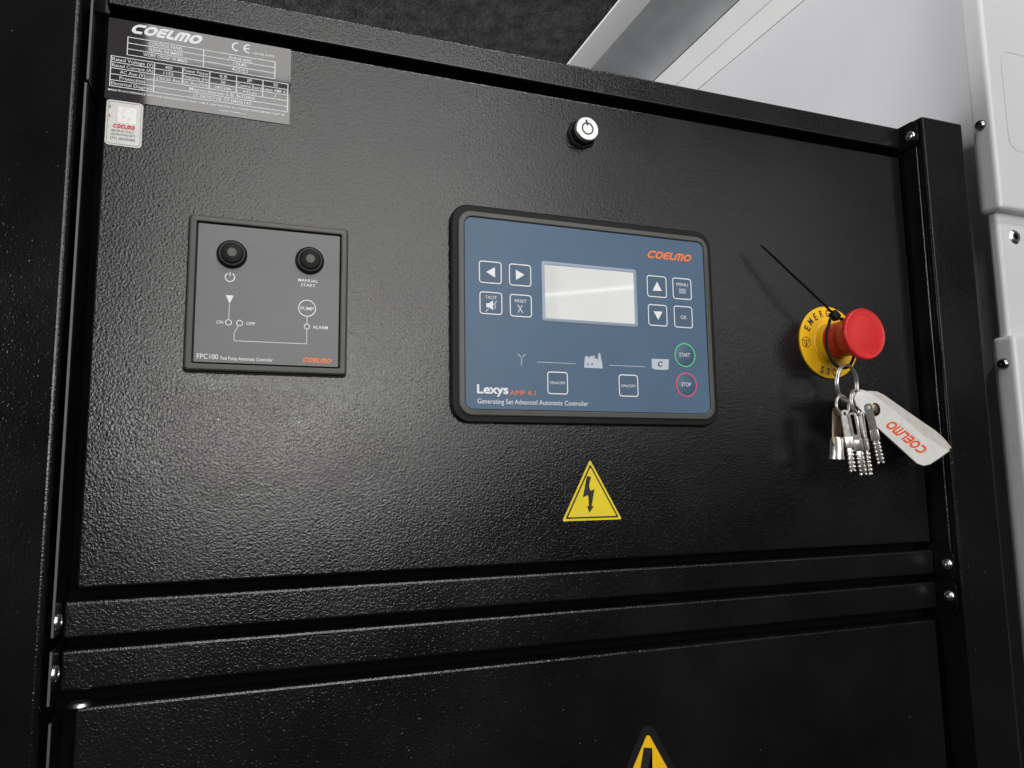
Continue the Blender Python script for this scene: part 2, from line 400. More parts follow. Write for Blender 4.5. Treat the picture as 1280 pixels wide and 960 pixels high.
# rail end tabs with rounded corner, folded towards the viewer
def tab(z0, z1, x, th, yf, r=.006):
    pts = [(.018, z0), (.018, z1)] + [(yf+r-r*math.sin(math.radians(a)), z1-r+r*math.cos(math.radians(a))) for a in range(0, 91, 15)] + \
          [(yf+r-r*math.cos(math.radians(a)), z0+r-r*math.sin(math.radians(a))) for a in range(0, 91, 15)]
    return stack('end_tab', [[Vector((x, a, b)) for a, b in pts], [Vector((x+th, a, b)) for a, b in pts]], 'black_paint', cab)
tab(-.1135, -.0865, .5640, .0014, -.0180); tab(-.0842, -.0615, .5640, .0014, -.0180); tab(.2920, .3142, .5640, .0014, -.0185)
# rivets
def rivet(x, y, z, s, r=.0045, name='rivet'):
    rs = []
    for rad, dx in ((r, 0), (r, .0008), (r*.9, .0018), (r*.62, .0026), (r*.36, .0026), (r*.30, .0012)):
        rs.append([Vector((x+s*dx, y+rad*math.cos(k*math.pi/12), z+rad*math.sin(k*math.pi/12))) for k in range(24)])
    return stack(name, rs, 'zinc', cab, smooth=40)
for u, v in ((1183, 705), (1185.6, 745), (1137, 170)):
    c = onX(u, v, .5625); rivet(.5640, c.y, c.z, -1)
for u, v in ((75.5, 777), (72, 842)):
    c = onX(u, v, -.0805); rivet(-.0826, c.y, c.z, 1)
c = onY(97, 880, -.004)
lathe = []
for rad, dz in ((.0062, 0), (.0062, .0010), (.0050, .0024), (.0028, .0030), (.0018, .0030)):
    lathe.append([Vector((c.x+rad*math.cos(k*math.pi/12), .0035+rad*.8*math.sin(k*math.pi/12), -.1200+dz)) for k in range(24)])
stack('rivet', lathe, 'zinc', cab, smooth=40)

# cam lock
LX, LZ = .2425, .2585
lk = lathe_y('cam_lock', LX, LZ, [(.0118, .001), (.0118, -.0015), (.0110, -.0022), (.0100, -.0024), (.0098, -.0075), (.0088, -.0078)], 'rubber', cab, 8)
lathe_y('lock_barrel', LX, LZ, [(.0086, -.0070), (.0090, -.0074), (.0090, -.0106), (.0086, -.0111), (.0001, -.0111)], 'lock_silver', lk, 40)
def ringbar(cx, cz): return strip2(arc(cx, cz, .0043, 100, 440, 40), .0011) + strip2([(cx-.0004, cz+.0030), (cx-.0009, cz+.0066)], .0013)
quads('keyway', strip2(arc(LX, LZ, .0043, 0, 360, 40)[:-1], .0011, True), flat(-.01125), 'print_black', lk)
quads('keyway_notch', strip2([(LX-.0006, LZ+.0049), (LX-.0010, LZ+.0068)], .0016), flat(-.01125), 'print_black', lk)
quads('keyway_notch', strip2([(LX-.0001, LZ+.0024), (LX-.0003, LZ+.0037)], .0014), flat(-.01125), 'print_black', lk)

# =================================================================== RATING PLATE
rp = thing('rating_plate', 'glossy dark rating plate with white table printing at top corner of door', 'plate', (-.02, 0, .232))
YR = -.0006
plate('plate_sheet', -.0765, .0310, .2328, .2853, .0006, -.0001, YR, 'plate_gloss', rp, 0, 3)
yq = YR-.00012
logo((162, 40.5), (252, 56.5), (166, 29), yq, 'print_white', rp, st=.27)
# CE mark
for k, (u, v) in enumerate(((296, 58.8), (310.5, 61.2))):
    c = onY(u, v, yq); r = .0026
    qs = strip2(arc(c.x, c.z, r, 75, 285, 18), .0009)
    if k: qs += strip2([(c.x-r+.00045, c.z), (c.x+.0006, c.z)], .0009)
    quads('conformity_mark', qs, flat(yq), 'print_white', rp)
text_px('CEI EN 61439', 316, 67.5, 342.5, 2.6, yq, 'print_white', rp, .01)
def rect_lines(x0, x1, zs, wd=.00042):
    for z in zs: quads('table_line', strip2([(x0, z), (x1, z)], wd), flat(yq), 'print_white', rp)
def vlines(xs, z0, z1, wd=.00048):
    for x in xs: quads('table_line', strip2([(x, z0), (x, z1)], wd), flat(yq), 'print_white', rp)
X0, X1 = onY(159.5, 46, yq).x, onY(344.5, 76, yq).x
ZT, ZU = onY(159.5, 46, yq).z, onY(159.5, 68.3, yq).z
zs = [ZT+(ZU-ZT)*k/3 for k in range(4)]
rect_lines(X0, X1, zs); xm = onY(254.5, 72, yq).x; g = .00024
for a, b in zip(zs, zs[1:]): vlines([X0+g, xm, X1-g], a-g, b+g)
def cell(s, xa, xb, z0, z1, frac=.62, m='print_white', bold=.003, k=.55):
    h = (z0-z1)*frac; wd = min(len(s)*h*k*1.25, (xb-xa)*.94); cx = (xa+xb)/2
    text_fit(s, cx-wd/2, cx+wd/2, z1+(z0-z1-h)/2, h, yq, m, rp, bold)
for i, (a, b) in enumerate((('CONTROL PANEL', 'Automatic'), ('SERIAL NUMBER', '17640'), ('WORK ORDER NUMBER', '423/23'))):
    cell(a, X0, xm, zs[i], zs[i+1], .56); cell(b, xm, X1, zs[i], zs[i+1], .60)
A0, A1 = onY(138.6, 68.5, yq).x, onY(360.5, 104, yq).x
ZA, ZC = onY(138.6, 68.5, yq).z-.0004, onY(138.6, 107, yq).z
zr = [ZA+(ZC-ZA)*k/5 for k in range(6)]
rect_lines(A0, A1, zr)
cols = [A0+g] + [onY(u, v, yq).x for u, v in ((193, 90), (228, 95), (262, 100), (295.5, 107), (328.5, 112))] + [A1-g]
for i, (a, b) in enumerate(zip(zr, zr[1:])):
    vlines(cols if i < 3 else [cols[0], cols[1], cols[-1]], a-g, b+g)
rows = [('Rated Voltage (V)', '400', 'Power Factor', '0.8', 'IP', '30'),
        ('Rated Current (A)', '1155', 'Frequency (Hz)', '50', 'Control Board', 'Lexys AMF 4.1'),
        ('AC Aux (V)', '230/50 Aut', 'DC Aux (V/A)', '24V/10A', 'ATS pn', '/')]
for i, r in enumerate(rows):
    for j, s in enumerate(r): cell(s, cols[j], cols[j+1], zr[i], zr[i+1], .52, bold=.003)
for i, (a, b) in enumerate((('Protection', 'Magnetothermic C.B. 4x1200A'), ('Electrical Diagram', 'ST.0810/718, ST.0450/143'))):
    cell(a, cols[0], cols[1], zr[3+i], zr[4+i], .52, bold=.003); cell(b, cols[1], cols[-1], zr[3+i], zr[4+i], .54, bold=.003)
zc = zr[5]-.0030
text_fit('MADE IN ACCORDANCE WITH THE STANDARDS IN FORCE. CHECK AND TIGHTEN ALL CONNECTIONS BEFORE START UP', A0-.0005, A1-.002, zc, .0011, yq, 'print_white', rp, .02)
text_fit('www.coelmo.it', -.012, .004, zc-.0028, .0010, yq, 'print_white', rp, .02)

# =================================================================== ORIGIN STICKER
st_ = thing('origin_sticker', 'small silver rounded sticker with red maker name below the rating plate', 'sticker', (-.065, 0, .204))
plate('sticker_sheet', -.0752, -.0552, .2040, .2326, .0022, -.0001, -.0004, 'sticker_silver', st_, 0, 4)
ys = -.00052
quads('border_line', strip2([(a, b) for a, b in rr(-.0742, -.0562, .2050, .2316, .0017, 4)], .00028, True), flat(ys), 'print_grey', st_)
plate('pale_patch', -.0690, -.0587, .2186, .2288, .0004, -.00035, -.0005, 'sticker_patch', st_, 0, 2)
quads('flag_mark', [((-.0737, .2270), (-.0730, .2270), (-.0730, .2292), (-.0737, .2292))], flat(ys), 'print_flag_green', st_)
quads('flag_mark', [((-.0737, .2212), (-.0730, .2212), (-.0730, .2234), (-.0737, .2234))], flat(ys), 'print_red', st_)
A = Vector((-.0713, ys, .2150)); B = Vector((-.0590, ys, .2150)); T = Vector((-.0713, ys, .2176))
quads('maker_logo', logo_quads(.30), lambda a, b: A+(B-A)*a+(T-A)*b, 'print_red', st_)
text_fit('MADE IN ITALY', -.0718, -.0595, .2126, .0014, ys, 'print_grey', st_, .02)
text_fit('GENERATING SETS', -.0722, -.0588, .2104, .0012, ys, 'print_grey', st_, .02)
text_fit('(IT) 8435682', -.0722, -.0586, .2077, .0015, ys, 'print_grey', st_, .02)

# =================================================================== PUMP CONTROLLER
pc = thing('pump_controller', 'square grey fuel pump controller with two black push buttons', 'controller', (.0215, 0, .068))
x0, x1, z0, z1 = -.0263, .0692, .0684, .1648
bm = bmesh.new()
def fr(i, y, r): return ringy(rr(x0+i, x1-i, z0+i, z1-i, r, 4), y)
bm_stack(bm, [fr(0, 0.0005, .0022), fr(0, -.0030, .0022), fr(.0004, -.0042, .0020), fr(.0012, -.0050, .0016), fr(.0034, -.0053, .0010), fr(.0040, -.0050, .0008), fr(.0042, -.0034, .0007), fr(.0042, 0.0005, .0007)], close=True)
from_bm('frame', bm, 'frame_grey', pc, 24)
plate('frame_skirt', x0-.0007, x1+.0007, z0-.0012, z1+.0007, .0026, .0004, -.0012, 'rubber', pc)
YF = -.0040
fp = plate('faceplate', x0+.0052, x1-.0052, z0+.0052, z1-.0052, .0005, -.001, YF, 'face_grey', pc, 0, 3)
yq2 = YF-.00012
for u, v in ((290, 317), (387.5, 325)):
    c = onY(u, v, YF-.002)
    b = lathe_y('push_button', c.x, c.z, [(.0090, YF+.001), (.0090, YF-.0008), (.0085, YF-.0020), (.0078, YF-.0026), (.0070, YF-.0027)], 'rubber', pc, 36)
    lathe_y('button_rim', c.x, c.z, [(.0074, YF-.0020), (.0073, YF-.0031), (.0069, YF-.0033), (.0067, YF-.0030), (.0067, YF-.0018)], 'frame_grey', b, 36)
    lathe_y('button_cap', c.x, c.z, [(.0066, YF-.0018), (.0066, YF-.0036), (.0060, YF-.0046), (.0040, YF-.0052), (.0028, YF-.0053)], 'rubber', b, 36)
    lathe_y('button_dimple', c.x, c.z, [(.0027, YF-.0050), (.0027, YF-.0055), (.0001, YF-.0054)], 'bezel_grey', b, 28)
c = onY(287.5, 346.5, yq2); k = 1/1.97e3
quads('power_mark', strip2(arc(c.x, c.z, .0027, 120, 420, 30), .0006), flat(yq2), 'print_white', pc)
quads('power_mark', strip2([(c.x, c.z+.0008), (c.x, c.z+.0034)], .0006), flat(yq2), 'print_white', pc)
text_px('MANUAL', 372.5, 351.6, 397.5, 3.4, yq2, 'print_white', pc, .008); text_px('START', 376, 357.6, 394.5, 3.4, yq2, 'print_white', pc, .008)
poly('arrow_mark', [onY(u, v, yq2) for u, v in ((282.2, 368.8), (292.3, 369.5), (287, 379.5))], 'print_white', pc)
line_px('circuit_line', [(287, 379.5), (285.8, 399.8)], .35, yq2, 'print_white', pc)
for u, v, r in ((285.6, 403), (299.5, 403.8), (383.6, 408.3)) and ((285.6, 403, .0017), (299.5, 403.8, .0017), (383.6, 408.3, .0016)):
    c = onY(u, v, yq2); ring2('indicator_ring', c.x, c.z, r, .0005, yq2, 'print_white', pc)
c = onY(383.9, 385.3, yq2); ring2('pump_ring', c.x, c.z, .0052, .0006, yq2, 'print_white', pc)
text_px('PUMP', 376, 387.3, 392, 4.2, yq2, 'print_white', pc, .008)
line_px('circuit_line', [(383.8, 396.4), (383.7, 404.6)], .35, yq2, 'print_white', pc)
line_px('circuit_line', [(297.8, 407.2), (292.5, 416.6), (292.6, 426.0), (383.2, 429.8), (383.5, 412)], .35, yq2, 'print_white', pc)
text_px('ON', 270.3, 404.4, 278.8, 4.0, yq2, 'print_white', pc, .008); text_px('OFF', 307.5, 406.2, 318.8, 4.0, yq2, 'print_white', pc, .008)
text_px('ALARM', 391, 410.8, 409.8, 4.0, yq2, 'print_white', pc, .008)
text_px('FPC100', 245.8, 448, 272.5, 6.2, yq2, 'print_white', pc, .008); text_px('Fuel Pump Automatic Controller', 275.7, 449.5, 341, 4.2, yq2, 'print_white', pc, .01)
logo((377.5, 452.6), (414.5, 454.2), (378.2, 446.8), yq2, 'print_orange', pc, st=.27)

# =================================================================== GENERATOR CONTROLLER
gc = thing('generator_controller', 'blue faced generating set controller with display and membrane keys', 'controller', (.245, 0, .039))
bm = bmesh.new()
def gk(x0, x1, z0, z1, r, y): return ringy(rr(x0, x1, z0, z1, r, 8), y)
gx0, gx1, gz0, gz1 = .1392, .3508, .0392, .1918
bm_stack(bm, [gk(gx0, gx1, gz0, gz1, .013, .0005), gk(gx0, gx1, gz0, gz1, .013, -.0034), gk(gx0+.001, gx1-.001, gz0+.001, gz1-.001, .012, -.0044), gk(gx0+.006, gx1-.006, gz0+.006, gz1-.006, .008, -.0046)])
from_bm('gasket', bm, 'rubber', gc, 16)
bx0, bx1, bz0, bz1 = .1438, .3464, .0440, .1866
bm = bmesh.new()
def bz(i, y, r): return ringy(rr(bx0+i, bx1-i, bz0+i, bz1-i, r, 8), y)
bm_stack(bm, [bz(0, -.0040, .0095), bz(0, -.0058, .0095), bz(.0006, -.0066, .0090), bz(.0034, -.0070, .0068), bz(.0040, -.0066, .0062), bz(.0041, -.0040, .0061)], close=True)
from_bm('bezel', bm, 'bezel_grey', gc, 16)
YL = -.0060
plate('faceplate', bx0+.0044, bx1-.0044, bz0+.0044, bz1-.0044, .0055, -.0042, YL, 'face_blue', gc, .0002, 8)
yl = YL-.00012
def corner(u, v): return onY(u, v, yl)
# display
a, b = corner(676.5, 325), corner(797.5, 407.5)
dz1 = (corner(676.5, 325).z+corner(797, 338.5).z)/2; dz0 = (corner(677, 402.5).z+corner(797.5, 408).z)/2
dx0 = a.x; dx1 = b.x
bm = bmesh.new()
def dr(i, y, r): return ringy(rr(dx0+i, dx1-i, dz0+i, dz1-i, r, 5), y)
bm_stack(bm, [dr(0, -.0055, .0020), dr(0, YL-.0003, .0020), dr(.0003, YL-.0005, .0018), dr(.0022, YL-.0005, .0008), dr(.0024, YL-.0001, .0007), dr(.0024, -.0055, .0007)], close=True)
dsp = from_bm('display', bm, 'lcd_frame', gc)
plate('screen', dx0+.0024, dx1-.0024, dz0+.0024, dz1-.0024, .0006, -.0055, YL-.0002, 'lcd', dsp, 0, 3)
# square membrane keys
def key(uc, vc, tl, br, mline='print_white'):
    A_, B_ = corner(*tl), corner(*br)
    k = plate('membrane_key', A_.x, B_.x, B_.z, A_.z, .0022, YL+.0005, YL-.00022, 'key_blue', gc, .00012, 4)
    quads('key_outline', strip2([(p, q) for p, q in rr(A_.x+.0003, B_.x-.0003, B_.z+.0003, A_.z-.0003, .0019, 4)], .00075, True), flat(YL-.00036), mline, k)
    return k
yk = YL-.00036
def sym(k, pts, m='print_white', name='key_symbol'): return poly(name, [onY(u, v, yk) for u, v in pts], m, k)
def lin(k, pts, w_=.5, m='print_white', name='key_symbol'): return line_px(name, pts, w_, yk, m, k)
k = key(0, 0, (598.5, 325.5), (627, 355.5)); sym(k, ((607.8, 339.8), (618.6, 334), (619, 347)))
k = key(0, 0, (636, 329.2), (664, 358.7)); sym(k, ((644.6, 337), (655.6, 343.6), (645, 350)))
k = key(0, 0, (599.2, 364), (627.8, 394)); text_px('TACIT', 606.5, 373.2, 621, 4.0, yk, 'print_white', k, .0)
sym(k, ((607.8, 379), (611, 379), (616.3, 375.5), (616.5, 387.8), (611.5, 384.3), (608, 384)))
lin(k, [(607.2, 389.6), (611.0, 385.6)], .45); lin(k, [(616.9, 381.2), (621, 376.2)], .45)
lin(k, [(618.6, 380.6), (619.6, 383), (618.2, 386.5)], .4)
k = key(0, 0, (637, 367.3), (664.8, 397.2)); text_px('RESET', 643.6, 377.6, 658.4, 3.8, yk, 'print_white', k, .0)
lin(k, [(647.2, 381), (653.3, 390.8)], .55); lin(k, [(652.8, 381.4), (650.6, 385.2)], .5); lin(k, [(649.9, 386.4), (647.6, 390.6)], .5)
k = key(0, 0, (808, 343.8), (833.5, 372.7)); sym(k, ((815.8, 363.2), (821.3, 352), (827.2, 363.8)))
k = key(0, 0, (840, 346.8), (864.6, 375.3)); text_px('MENU', 845.5, 357, 859.8, 3.8, yk, 'print_white', k, .0)
for dv in (0, 2.2, 4.4): lin(k, [(848.6, 361.2+dv), (857.4, 362+dv)], .7, 'print_pale')
k = key(0, 0, (809.5, 380), (834.4, 408.3)); sym(k, ((817, 389), (828, 389.6), (822.8, 399.8)))
k = key(0, 0, (841.8, 382), (866, 410.6)); text_px('OK', 851, 398.6, 858.6, 4.4, yk, 'print_white', k, .0)
k = key(0, 0, (683.8, 464.3), (710, 493.2)); text_px('ON/OFF', 687.5, 480, 706.5, 3.4, yk, 'print_white', k, .0)
k = key(0, 0, (773, 468), (798, 496.2)); text_px('ON/OFF', 776.5, 483.8, 794.5, 3.4, yk, 'print_white', k, .0)
def rkey(u, v, m, s, uL, uR):
    c = onY(u, v, yl); r = .0092
    k = lathe_y('membrane_key', c.x, c.z, [(r, YL+.0005), (r, YL-.00014), (r-.00015, YL-.00022)], 'key_blue', gc, 44)
    ring2('key_outline', c.x, c.z, r-.0004, .0009, yk, m, k, 44)
    text_px(s, uL, v+1.6, uR, 4.6, yk, 'print_white', k, .0)
rkey(856, 444, 'print_green', 'START', 849.3, 862.6)
rkey(857.8, 481, 'print_pink', 'STOP', 851.8, 863.8)
# printed mimic diagram
line_px('mimic_line', [(671.5, 452.5), (719.5, 454.6)], .4, yl, 'print_pale', gc)
line_px('mimic_line', [(761.5, 456.6), (806.5, 458.6)], .4, yl, 'print_pale', gc)
line_px('pylon_mark', [(651.8, 457), (652, 446.9)], .5, yl, 'print_pale', gc)
line_px('pylon_mark', [(646.8, 442.2), (651.3, 446.2)], .5, yl, 'print_pale', gc); line_px('pylon_mark', [(657.2, 442.8), (652.9, 446.2)], .5, yl, 'print_pale', gc)
poly('factory_mark', [onY(u, v, yl) for u, v in ((730.2, 459.6), (731, 446.2), (735, 444.4), (735, 447.3), (739.4, 444.7), (739.4, 447.6), (743.6, 444.6), (744, 448.4), (747.2, 448.6), (748.2, 441.4), (750.2, 441.6), (750.8, 451.6), (752.4, 452), (753.2, 460.6))], 'print_pale', gc)
for u in (735.2, 740.2):
    c = onY(u, 455.2, yl-.0001); quads('factory_window', [[(c.x-.0006, c.z-.0006), (c.x+.0006, c.z-.0006), (c.x+.0006, c.z+.0006), (c.x-.0006, c.z+.0006)]], flat(yl-.0001), 'print_grey', gc)
line_px('factory_window', [(747.4, 451.5), (747.6, 446.5)], .3, yl-.0001, 'key_blue', gc)
poly('generator_mark', [onY(u, v, yl) for u, v in ((814.4, 448.4), (836, 449.2), (835.6, 461.8), (833, 461.6), (832, 462.4), (818, 461.8), (817, 460.6), (815, 460.4))], 'print_pale', gc)
text_px('C', 822, 457.8, 827.6, 6, yl-.0001, 'print_black', gc, .03, shear=.2)
text_px('Lexys', 596.3, 491.2, 635.5, 10.6, yl, 'print_white', gc, .028)
text_px('AMF 4.1', 637.4, 493.6, 669.5, 6.0, yl, 'print_orange', gc, .0)
text_px('Generating Set Advanced Automatic Controller', 597, 504.2, 735.5, 6.0, yl, 'print_white', gc, .0)
logo((808, 322), (864.5, 327.6), (809.2, 312.8), yl, 'print_orange', gc, st=.24)

# =================================================================== WARNING SIGNS
ws = thing('warning_sign', 'small yellow triangle with black lightning arrow on the upper door', 'sign', (.242, 0, -.028))
def tri(c0, inset, r, y, n=5):
    """rounded triangle from three (x,z) corners shrunk by inset"""
    P = [Vector(p) for p in c0]; out = []
    cen = sum(P, Vector((0, 0)))/3
    def off(i):
        a, b, c = P[i-1], P[i], P[(i+1) % 3]
        d1 = (b-a).normalized(); d2 = (c-b).normalized()
        n1 = Vector((-d1.y, d1.x)); n2 = Vector((-d2.y, d2.x))
        if n1.dot(cen-b) < 0: n1 = -n1
        if n2.dot(cen-b) < 0: n2 = -n2
        nn = (n1+n2).normalized(); return b+nn*((inset+r)/max(nn.dot(n1), .2)), n1, n2
    for i in range(3):
        c, n1, n2 = off(i); a0 = math.atan2(-n1.y, -n1.x); a1 = math.atan2(-n2.y, -n2.x)
        d = (a1-a0+math.pi) % (2*math.pi)-math.pi
        for k in range(n+1):
            a = a0+d*k/n; out.append(Vector((c.x+r*math.cos(a), y, c.y+r*math.sin(a))))
    return out
def solid_tri(name, c0, inset, r, yb, yf, m, par): return stack(name, [tri(c0, inset, r, yb), tri(c0, inset, r, yf)], m, par, smooth=30)
c0 = [(onY(u, v).x, onY(u, v).z) for u, v in ((737.2, 574.5), (702.5, 651.8), (777, 648.9))]
zb = (c0[1][1]+c0[2][1])/2; c0[1] = (c0[1][0], zb); c0[2] = (c0[2][0], zb)
solid_tri('backing', c0, 0, .0008, -.0001, -.0004, 'yellow_sign', ws)
solid_tri('border', c0, .0015, .0006, -.0003, -.00052, 'print_black', ws)
solid_tri('face', c0, .0026, .0005, -.0004, -.00064, 'yellow_sign', ws)
BOLT = [(733.5, 595), (738.7, 596), (734.9, 614.5), (743.2, 611.5), (739.6, 632.6), (742.2, 632.8), (736.9, 641), (733.8, 632.6), (736.9, 632.8), (738.8, 617.4), (728.6, 621.6)]
poly('lightning_arrow', [onY(u, v, -.00076) for u, v in BOLT], 'print_black', ws)
w2 = thing('warning_sign', 'larger yellow triangle with wide black border on the lower door', 'sign', (.281, 0, -.27))
ap = onY(808.5, 896); S = .118; hh = S*math.sqrt(3)/2
c2_ = [(ap.x, ap.z), (ap.x-S/2, ap.z-hh), (ap.x+S/2, ap.z-hh)]
solid_tri('backing', c2_, 0, .0060, -.0001, -.0005, 'rubber', w2)
solid_tri('face', c2_, .0052, .0018, -.0004, -.00066, 'yellow_disc', w2)
# same arrow, scaled about its own top
o0 = onY(733.5, 595); d0 = onY(804, 934)
def bp2(u, v):
    q = onY(u, v)-o0; return Vector((d0.x+q.x*2.05, -.00078, d0.z+q.z*2.0))
poly('lightning_arrow', [bp2(u, v) for u, v in BOLT], 'print_black', w2)

# =================================================================== EMERGENCY STOP
es = thing('emergency_stop_button', 'red mushroom emergency stop button on round yellow label', 'button', (.4645, 0, .08))
EX, EZ = .4650, .1105
ld = lathe_y('label_disc', EX, EZ, [(.0300, .0002), (.0303, -.0006), (.0303, -.0016), (.0298, -.0020), (.0180, -.0020)], 'yellow_disc', es, 64)
yd = -.00212
lathe_y('collar', EX, EZ, [(.0176, -.0019), (.0172, -.0030), (.0158, -.0036), (.0156, -.0090), (.0150, -.0096), (.0110, -.0098)], 'yellow_collar', es, 48)
hd = lathe_y('mushroom_head', EX, EZ, [(.0138, -.0094), (.0144, -.0100), (.0145, -.0150), (.0147, -.0220), (.0153, -.0280), (.0170, -.0325), (.0190, -.0348), (.0203, -.0364), (.0206, -.0380),
        (.0204, -.0394), (.0199, -.0403), (.0192, -.0406), (.0187, -.0404), (.0182, -.0403), (.0120, -.0409), (.0060, -.0412), (.0001, -.0413)], 'red_plastic', es, 56, smooth=40)
for a0, a1 in ((62, 100), (285, 330)):
    quads('twist_mark', strip2(arc(EX, EZ, .0158, a0, a1, 10), .0016), flat(-.0409), 'red_plastic', hd)
def curved_text(s, r, a_mid, span, caph, inward, par):
    n = len(s)
    for i, ch in enumerate(s):
        if ch == ' ': continue
        t = i/(n-1)-.5; a = math.radians(a_mid+(-t if not inward else t)*span)
        me_w = caph*.62*(1.15 if ch in 'MGO' else .5 if ch == 'I' else .9)
        er = Vector((math.cos(a), math.sin(a))); et = Vector((math.sin(a), -math.cos(a)))
        if inward: er, et = -er, -et
        base = Vector((EX, EZ)) + (Vector((math.cos(a), math.sin(a)))*r)
        def mp(x, z, base=base, er=er, et=et): p = base+et*x+er*z; return Vector((p.x, yd, p.y))
        text_fit(ch, -me_w/2, me_w/2, -caph/2, caph, yd, 'print_black', par, .02, mapper=mp)
curved_text('EMERGENCY', .0245, 90, 128, .0058, False, ld)
curved_text('STOP', .0252, 270, 44, .0058, True, ld)
for s in (-1, 1):
    cx, cz = EX+s*.0240, EZ-.001
    ring2('stop_symbol', cx, cz, .0042, .0005, yd, 'print_black', ld, 30)
    quads('stop_symbol', strip2([(cx-.0036, cz+.0016), (cx+.0036, cz+.0016)], .0005), flat(yd), 'print_black', ld)
    quads('stop_symbol', strip2([(cx-.0026, cz+.0010), (cx, cz-.0035), (cx+.0026, cz+.0010)], .0005), flat(yd), 'print_black', ld)
    quads('stop_symbol', strip2([(cx, cz+.0010), (cx, cz-.0026)], .0005), flat(yd), 'print_black', ld)

# =================================================================== CABLE TIE
ct = thing('cable_tie', 'black plastic cable tie looped round the red button, its tail sticking out', 'cable tie', (.465, -.02, .09))
LPX = [(1041, 396.5), (1036, 406), (1033.2, 420), (1034, 436), (1038.5, 448), (1045, 456.5), (1052, 460), (1059.5, 458.8), (1064.5, 453), (1067.5, 445)]
loop = [onY(u, v, y) for (u, v), y in zip(LPX, (-.0235, -.0245, -.025, -.0255, -.026, -.0265, -.026, -.024, -.021, -.018))]
# behind the neck
cn = Vector((EX, -.0215, EZ))
for a, y in ((-38, -.017), (0, -.0168), (38, -.0172), (68, -.019)):
    loop.append(Vector((EX+.0152*math.cos(math.radians(a)), y, EZ+.0152*math.sin(math.radians(a)))))
def smooth(P, n=5, closed=False):
    out = []; m = len(P)
    for i in range(m if closed else m-1):
        p0 = P[i-1] if (i or closed) else P[0]; p1 = P[i]; p2 = P[(i+1) % m]; p3 = P[(i+2) % m] if (closed or i+2 < m) else P[-1]
        for k in range(n):
            t = k/n; out.append(.5*((2*p1)+(p2-p0)*t+(2*p0-5*p1+4*p2-p3)*t*t+(3*p1-p0-3*p2+p3)*t**3))
    if not closed: out.append(P[-1])
    return out
tube('strap_loop', smooth(loop, 5, True), .0012, 'tie_black', ct, 8, True)
hc = onY(1043.5, 394.5, -.0235)
hb = bmesh.new(); bm_box(hb, -.0036, .0036, -.0028, .0028, -.0032, .0032, .0009, 2)
bmesh.ops.transform(hb, matrix=Matrix.Translation(hc) @ Matrix.Rotation(math.radians(42), 4, 'Y'), verts=hb.verts[:])
from_bm('tie_head', hb, 'tie_black', ct)
tp = [onY(1045, 396, -.0235), onY(1030, 380.5, -.0222), onY(1012, 363.5, -.0205), onY(990, 343, -.0178), onY(968, 322, -.0152), onY(950.6, 306, -.0130)]
tube('tie_tail', smooth(tp, 4), [.0013]*17+[.0012, .0011, .0010, .0008], 'tie_black', ct, 8, rz=.55)

# =================================================================== KEYS, RINGS AND TAG
def ring3(name, u, v, y, r, wr, tilt, yaw, m, label, group=None, turns=2):
    c = onY(u, v, y); M = Matrix.Translation(c) @ Matrix.Rotation(math.radians(yaw), 4, 'Z') @ Matrix.Rotation(math.radians(tilt), 4, 'X')
    pts = []; n = 36
    bm = bmesh.new()
    for t in range(turns):
        off = (t-(turns-1)/2)*wr*1.7
        bm_tube(bm, [M @ Vector((r*math.cos(2*math.pi*k/n), off, r*math.sin(2*math.pi*k/n))) for k in range(n)], wr, 8, True)
    o = from_bm(name, bm, m, None, 60); tag(o, label, 'key ring', group); return o
ring3('key_ring', 1058.5, 479.5, -.0270, .0146, .00095, 4, 16, 'nickel', 'large silver split ring hanging from the cable tie loop')
ring3('key_ring', 1053, 507, -.0290, .0078, .00065, 0, 12, 'nickel', 'small silver split ring beside the tube key')
ring3('key_ring', 1071, 503, -.0310, .0098, .00070, -4, 22, 'nickel', 'small silver split ring around the end of the white tag, front one', None)
ring3('key_ring', 1075, 502.5, -.0275, .0094, .00070, 6, -10, 'nickel', 'small silver split ring through the end of the white tag, behind', None)
def bit_key(u, v, y, roll, yaw, s, label, slot_=False):
    """flat key with a slotted bow and a blade bitted with two rows of round cuts; hangs down from its hole"""
    c = onY(u, v, y)
    M = Matrix.Translation(c) @ Matrix.Rotation(math.radians(roll), 4, 'Y') @ Matrix.Rotation(math.radians(yaw), 4, 'Z') @ Matrix.Scale(s, 4)
    t = thing('bit_key', label, 'key', tuple(c), 'keys on the ring')
    def add(nm, bm, m='nickel', sm=40):
        bmesh.ops.transform(bm, matrix=M, verts=bm.verts[:]); return from_bm(nm, bm, m, t, sm)
    bm = bmesh.new()
    o_ = rr(-.0030, .0030, -.0205, .0030, .0027, 5); i_ = rr(-.0015, .0015, (-.0150 if slot_ else -.0018), .0013, .00145, 5)
    bm_stack(bm, [ringy(o_, .0007), ringy(o_, -.0007), ringy(i_, -.0007), ringy(i_, .0007)], close=True); add('bow', bm)
    bm = bmesh.new(); bm_box(bm, -.0033, .0033, -.0016, .0016, -.0275, -.0185, .0006, 2); add('shoulder', bm)
    bm = bmesh.new(); bm_box(bm, -.0022, .0022, -.0009, .0009, -.0455, -.0274, .0004, 2)
    for k in range(6):
        for sx in (-1, 1):
            mtx = Matrix.Translation((sx*.0019, -.0005, -.0302-k*.0031))
            bmesh.ops.create_uvsphere(bm, u_segments=8, v_segments=6, radius=.00135 if (k+sx) % 3 else .0011, matrix=mtx)
    add('blade', bm, 'nickel', 50)
    return t
bit_key(1055.5, 517, -.0310, -5, -8, .97, 'silver bitted key hanging next to the tube key')
bit_key(1065.5, 520, -.0350, -9, -62, .99, 'silver bitted key second from the tube key', True)
